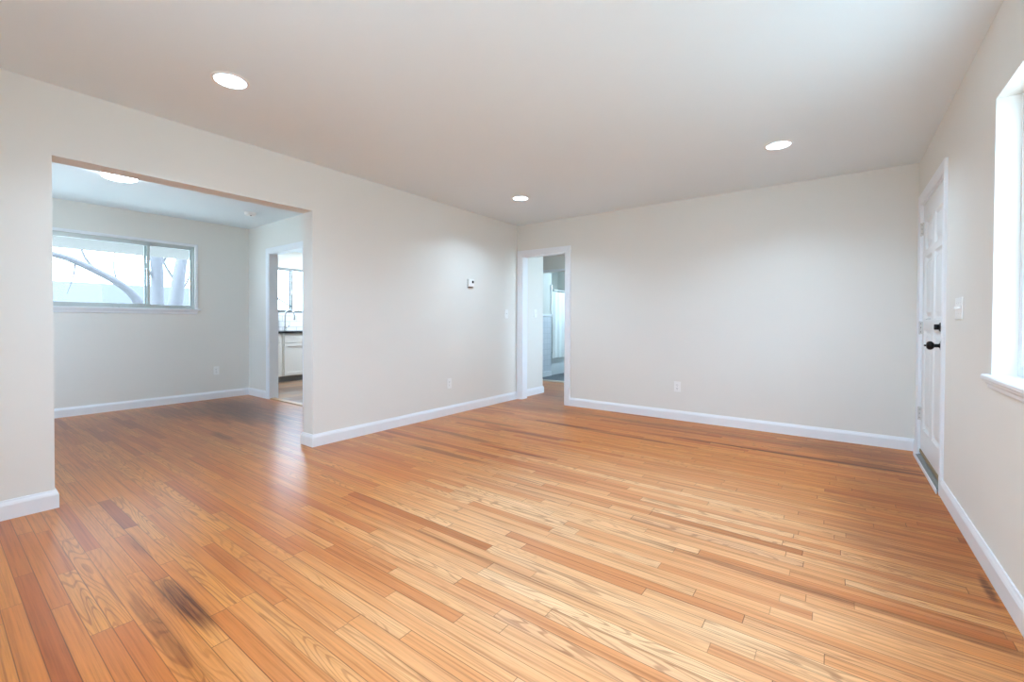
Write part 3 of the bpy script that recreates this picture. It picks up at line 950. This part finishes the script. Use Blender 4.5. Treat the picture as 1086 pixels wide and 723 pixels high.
# ------------------------------------------------------------------ kitchen seen through the doorway
CF = -7.88          # cabinet fronts
def cabinet(name, label, y0, y1, doors):
    t = thing(name, label, 'cabinet', (0, 0, 0))
    finish('body', BX(XK + 0.001, CF, y0, y1, 0.10, 0.868), 'cabinet', t)
    finish('toe_kick', BX(XK + 0.001, CF - 0.06, y0, y1, 0.0, 0.0995), 'toe', t)
    fw = (y1 - y0 - 0.05) / doors
    for k in range(doors):
        a = y0 + 0.025 + k * fw + 0.003
        b = a + fw - 0.006
        # drawer front
        finish('drawer_front', BX(CF, CF + 0.018, a, b, 0.700, 0.852, 0.003), 'cabinet', t)
        # shaker door: frame and recessed panel
        bm = bmesh.new()
        mpC = lambda u, v, h: (CF + h, u, v)
        sweep(bm, [(a, 0.115), (b, 0.115), (b, 0.685), (a, 0.685)], [(0, 0.0), (0.058, 0.0), (0.058, 0.011), (0.055, 0.018), (0.0015, 0.018), (0, 0.0165)], mpC, True)
        dr = finish('door', bm, 'cabinet', t)
        finish('door_panel', BX(CF, CF + 0.008, a + 0.05, b - 0.05, 0.165, 0.635), 'cabinet', dr)
    return t
cabinet('base_cabinet', 'white base cabinet standing left of the sink in the kitchen', 3.10, 3.886, 2)
cabinet('sink_cabinet', 'white sink base cabinet under the dark kitchen counter', 3.890, 4.96, 2)
bm = BX(XK, CF + 0.035, 3.05, 5.02, 0.869, 0.908, 0.004)
tag(finish('countertop', bm, 'counter'), 'dark stone countertop with thin black edge in the kitchen', 'countertop')
struct(finish('trim_10', BX(XK, XK + 0.010, YD2, YE - 0.11, 0.909, KW[2]), 'subway'), 'white subway tile backsplash under the kitchen window')
fx, fyy = -8.36, 4.18
t = thing('kitchen_faucet', 'tall gooseneck kitchen faucet on the dark counter', 'faucet', (fx, fyy, 0.908))
finish('base', LT([(0.0, 0.0), (0.030, 0.0), (0.030, 0.008), (0.024, 0.016), (0.021, 0.05), (0.021, 0.085), (0.0, 0.085)], 28), 'chrome', t, True)
pp = smooth_path([(0, 0, 0.08), (0, 0, 0.26), (0.01, 0.008, 0.34), (0.05, 0.045, 0.385), (0.10, 0.09, 0.37), (0.125, 0.11, 0.31), (0.13, 0.113, 0.27)])
finish('spout', tube(bmesh.new(), pp, 0.0125, 14), 'chrome', t, True)
finish('spray_head', LT([(0.0, 0.0), (0.015, 0.0), (0.018, 0.01), (0.017, 0.06), (0.013, 0.075), (0.0, 0.075)], 20, 'z', (0.13, 0.113, 0.20)), 'chrome', t, True)
finish('handle', tube(bmesh.new(), [(0, 0.018, 0.055), (0.0, 0.045, 0.065), (0.0, 0.085, 0.10)], [0.012, 0.009, 0.006], 12), 'chrome', t, True)
t = thing('kitchen_fill_light', 'unseen square light added in the kitchen', 'ceiling light', (-7.4, 4.9, H))  # lamp added out of view to brighten the kitchen
finish('housing', BX(-0.20, 0.20, -0.20, 0.20, -0.03, 0.0, 0.004), 'plastic', t)
finish('diffuser', BX(-0.185, 0.185, -0.185, 0.185, -0.05, -0.03, 0.006), 'kitchlens', t)

# ------------------------------------------------------------------ bathroom beyond the hall
struct(finish('trim_11', BX(-4.63, -4.622, YH + 0.12, 7.72, 0.10, 1.20), 'bathtile'), 'white square wall tiles in the bathroom')
struct(finish('trim_12', BX(-4.63, -4.608, YH + 0.12, 7.722, 1.20, 1.245, 0.004), 'trim'), 'white cap on the bathroom tiles')
struct(finish('baseboard_bathroom', BX(-4.63, -4.612, YH + 0.12, 7.722, 0.0, 0.10, 0.004), 'trim'), 'white baseboard in the bathroom')
struct(finish('trim_13', BX(-4.64, -4.605, 7.685, 7.735, 1.245, 1.84, 0.003), 'trim'), 'white corner trim in the bathroom')
# tub with hollow basin
bm = bmesh.new()
ty0, ty1, tx0, tx1 = 7.725, 9.295, -5.395, -4.66
def ring(ins, z, r):
    out = []
    n = 8
    for cxx, cyy, a0 in ((tx1 - ins - r, ty1 - ins - r, 0), (tx0 + ins + r, ty1 - ins - r, 90), (tx0 + ins + r, ty0 + ins + r, 180), (tx1 - ins - r, ty0 + ins + r, 270)):
        for k in range(n + 1):
            an = math.radians(a0 + 90 * k / n)
            out.append(bm.verts.new((cxx + r * math.cos(an), cyy + r * math.sin(an), z)))
    return out
rs = [ring(0, 0.0, 0.02), ring(0, 0.34, 0.02), ring(0.008, 0.37, 0.03), ring(0.06, 0.37, 0.10), ring(0.075, 0.355, 0.11), ring(0.13, 0.08, 0.14), ring(0.20, 0.05, 0.12)]
for a, b in zip(rs, rs[1:]):
    for i in range(len(a)):
        j = (i + 1) % len(a)
        bm.faces.new((a[i], a[j], b[j], b[i]))
bm.faces.new(rs[0][::-1])
bm.faces.new(rs[-1])
tag(finish('bathtub', bm, 'tub', None, True), 'white bathtub behind the shower curtain in the bathroom', 'bathtub')
# curtain: wavy cloth with thickness
bm = bmesh.new()
ny, nz = 70, 12
def cx_(y):
    return -4.60 + 0.012 * math.sin(y * 34) + 0.006 * math.sin(y * 71 + 1)
for s in (0, 1):
    pass
grid = [[[bm.verts.new((cx_(7.738 + 1.45 * i / ny) + (0.004 if s else 0.0), 7.738 + 1.45 * i / ny, 0.355 + 1.345 * j / nz)) for j in range(nz + 1)] for i in range(ny + 1)] for s in (0, 1)]
for s in (0, 1):
    for i in range(ny):
        for j in range(nz):
            bm.faces.new((grid[s][i][j], grid[s][i + 1][j], grid[s][i + 1][j + 1], grid[s][i][j + 1]))
for i in range(ny):
    for j in (0, nz):
        bm.faces.new((grid[0][i][j], grid[0][i + 1][j], grid[1][i + 1][j], grid[1][i][j]))
for j in range(nz):
    for i in (0, ny):
        bm.faces.new((grid[0][i][j], grid[0][i][j + 1], grid[1][i][j + 1], grid[1][i][j]))
tag(finish('shower_curtain', bm, 'curtain', None, True), 'plain white shower curtain hanging in front of the bathtub', 'shower curtain')
t = thing('curtain_rod', 'slim white rod carrying the shower curtain', 'curtain rod', (-4.60, 7.74, 1.735))
finish('rod', tube(bmesh.new(), [(0, 0.0, 0), (0, 1.558, 0)], 0.012, 14), 'plastic', t, True)
for yy in (0.0, 1.545):
    finish('flange', LT([(0.0, 0.0), (0.026, 0.0), (0.026, 0.008), (0.016, 0.012), (0.0, 0.012)], 24, 'y', (0, yy, 0)), 'plastic', t, True)
t = thing('bathroom_fill_light', 'unseen round light added in the bathroom', 'ceiling light', (-3.6, 8.3, H))  # added lamp, never in view, makes the bathroom bright
finish('housing', LT([(0.0, 0.0), (0.17, 0.0), (0.17, -0.03), (0.0, -0.03)], 48), 'plastic', t, True)
finish('diffuser', LT([(0.0, -0.03), (0.155, -0.03), (0.14, -0.06), (0.0, -0.075)], 48), 'bathlens', t, True)

t = thing('hall_fill_light', 'unseen round light added in the hall', 'ceiling light', (-2.1, 6.0, H))  # extra unseen lamp, put in to lift the hall wall
finish('housing', LT([(0.0, 0.0), (0.16, 0.0), (0.16, -0.015), (0.0, -0.015)], 48), 'plastic', t, True)
finish('diffuser', LT([(0.0, -0.016), (0.15, -0.016), (0.15, -0.04), (0.13, -0.055), (0.0, -0.06)], 48), 'halllens', t, True)

# ------------------------------------------------------------------ outdoors, seen through the windows
struct(finish('ground', BX(-60, 40, -50, 60, -0.6, -0.45), 'ground'), 'lawn outside')
M['concrete'] = mat('bounce_slab_concrete', srgb(205, 204, 200), 0.9, var=0.06, vscale=2)
struct(finish('ground_bounce_slab', BX(-9, 6, -9, YF - 0.13, -0.449, -0.08), 'concrete'))  # added pale slab, bounces daylight up through the unseen windows
struct(finish('ground_walk', BX(XR + 0.18, 7, YF - 0.12, 9, -0.449, -0.08), 'ground'))
bm = bmesh.new()
prof = [(XD - 0.121, 2.36), (-9.05, 2.145), (-9.05, 2.30), (XD - 0.121, 2.52)]
a = [bm.verts.new((px, -1.5, pz)) for px, pz in prof]
b = [bm.verts.new((px, YD - 0.002, pz)) for px, pz in prof]
for i in range(4):
    j = (i + 1) % 4
    bm.faces.new((a[i], a[j], b[j], b[i]))
bm.faces.new(a)
bm.faces.new(b)
struct(finish('trim_patio_roof', bm, 'soffit'), 'white patio roof outside the dining window')
def tree(label, path, radii, branches, group=None):
    p0 = Vector(path[0])
    t = thing('bare_tree', label, 'tree', p0, 0, group)
    q = smooth_path([Vector(p) - p0 for p in path], 5)
    rr = []
    for i in range(len(q)):
        f = i / (len(q) - 1) * (len(radii) - 1)
        k = min(int(f), len(radii) - 2)
        rr.append(radii[k] + (radii[k + 1] - radii[k]) * (f - k))
    finish('trunk', tube(bmesh.new(), q, rr, 12), 'bark', t, True)
    for br, r in branches:
        q = smooth_path([Vector(p) - p0 for p in br], 5)
        finish('branch', tube(bmesh.new(), q, [r * (1 - 0.75 * i / (len(q) - 1)) for i in range(len(q))], 8), 'bark', t, True)
    return t
tree('bare tree arching across the left pane of the dining room window',
     [(-12, 3.05, -0.5), (-12, 2.98, 0.6), (-12, 2.86, 1.39), (-12, 2.73, 1.66), (-12, 2.5, 1.88), (-12, 2.2, 2.07), (-12, 1.86, 2.25), (-12, 1.57, 2.35), (-12, 0.6, 2.55), (-12.1, -0.4, 2.9)],
     [0.13, 0.10, 0.075, 0.065, 0.055, 0.04],
     [([(-12, 2.2, 2.07), (-12.1, 2.0, 2.4), (-12.2, 1.9, 3.0), (-12.2, 1.7, 3.8)], 0.03), ([(-12, 1.86, 2.25), (-12, 1.83, 1.95), (-12.1, 1.75, 1.6)], 0.018),
      ([(-12, 2.5, 1.88), (-12.1, 2.46, 2.3), (-12.2, 2.6, 3.2)], 0.022)])
tree('upright bare tree trunk just right of the dining window mullion',
     [(-15.00, 3.96, -0.50), (-15.00, 3.96, 1.48), (-15.00, 3.95, 2.79), (-15.12, 3.81, 4.73), (-15.25, 4.00, 6.60)], [0.17, 0.155, 0.14, 0.11, 0.06],
     [([(-15.00, 3.95, 2.48), (-15.12, 4.25, 2.98), (-15.38, 4.62, 3.98)], 0.05), ([(-15.00, 3.96, 2.10), (-14.88, 3.69, 2.60), (-15.00, 3.50, 3.48)], 0.037)])
tree('leaning bare tree trunk in the right pane of the dining window',
     [(-13, 3.60, -0.5), (-13, 3.78, 1.35), (-13, 3.93, 2.6), (-13.1, 4.2, 4.2), (-13.3, 4.3, 6.0)], [0.18, 0.16, 0.12, 0.10, 0.05],
     [([(-13, 3.85, 2.0), (-13.1, 3.6, 2.5), (-13.1, 3.45, 3.3)], 0.04), ([(-13, 3.93, 2.5), (-13.2, 4.3, 3.0), (-13.3, 4.6, 4.0)], 0.05),
      ([(-13, 3.82, 1.7), (-13.2, 4.15, 2.2), (-13.3, 4.3, 3.2)], 0.035)])
tree('slender bare tree with slanting limbs outside the kitchen window',
     [(-14, 6.4, -0.5), (-14, 6.5, 1.2), (-14, 6.7, 3.0), (-14, 6.6, 5.0)], [0.12, 0.10, 0.08, 0.04],
     [([(-14, 6.5, 1.4), (-14, 7.2, 1.15), (-14, 8.0, 0.9)], 0.03), ([(-14, 6.6, 1.9), (-14, 7.3, 1.5), (-14, 8.1, 1.15)], 0.03)])
hs = thing('neighbouring_house', 'neighbouring house with blue-grey roof seen through the dining window', 'house', (-20, 3, -0.45))
finish('wall', BX(-2.6, 2.6, -9, 5, 0.0, 1.75), 'siding', hs)
bm = bmesh.new()
prof = [(3.0, 1.62), (0.0, 2.82), (-3.0, 1.62), (-3.0, 1.78), (0.0, 2.98), (3.0, 1.78)]
prof = [(3.0, 1.755), (3.0, 1.85), (0.0, 2.80), (-3.0, 1.85), (-3.0, 1.755)]
a = [bm.verts.new((px, -9.4, pz)) for px, pz in prof]
b = [bm.verts.new((px, 5.4, pz)) for px, pz in prof]
for i in range(len(prof)):
    j = (i + 1) % len(prof)
    bm.faces.new((a[i], a[j], b[j], b[i]))
bm.faces.new(a)
bm.faces.new(b)
finish('roof', bm, 'shingle', hs)
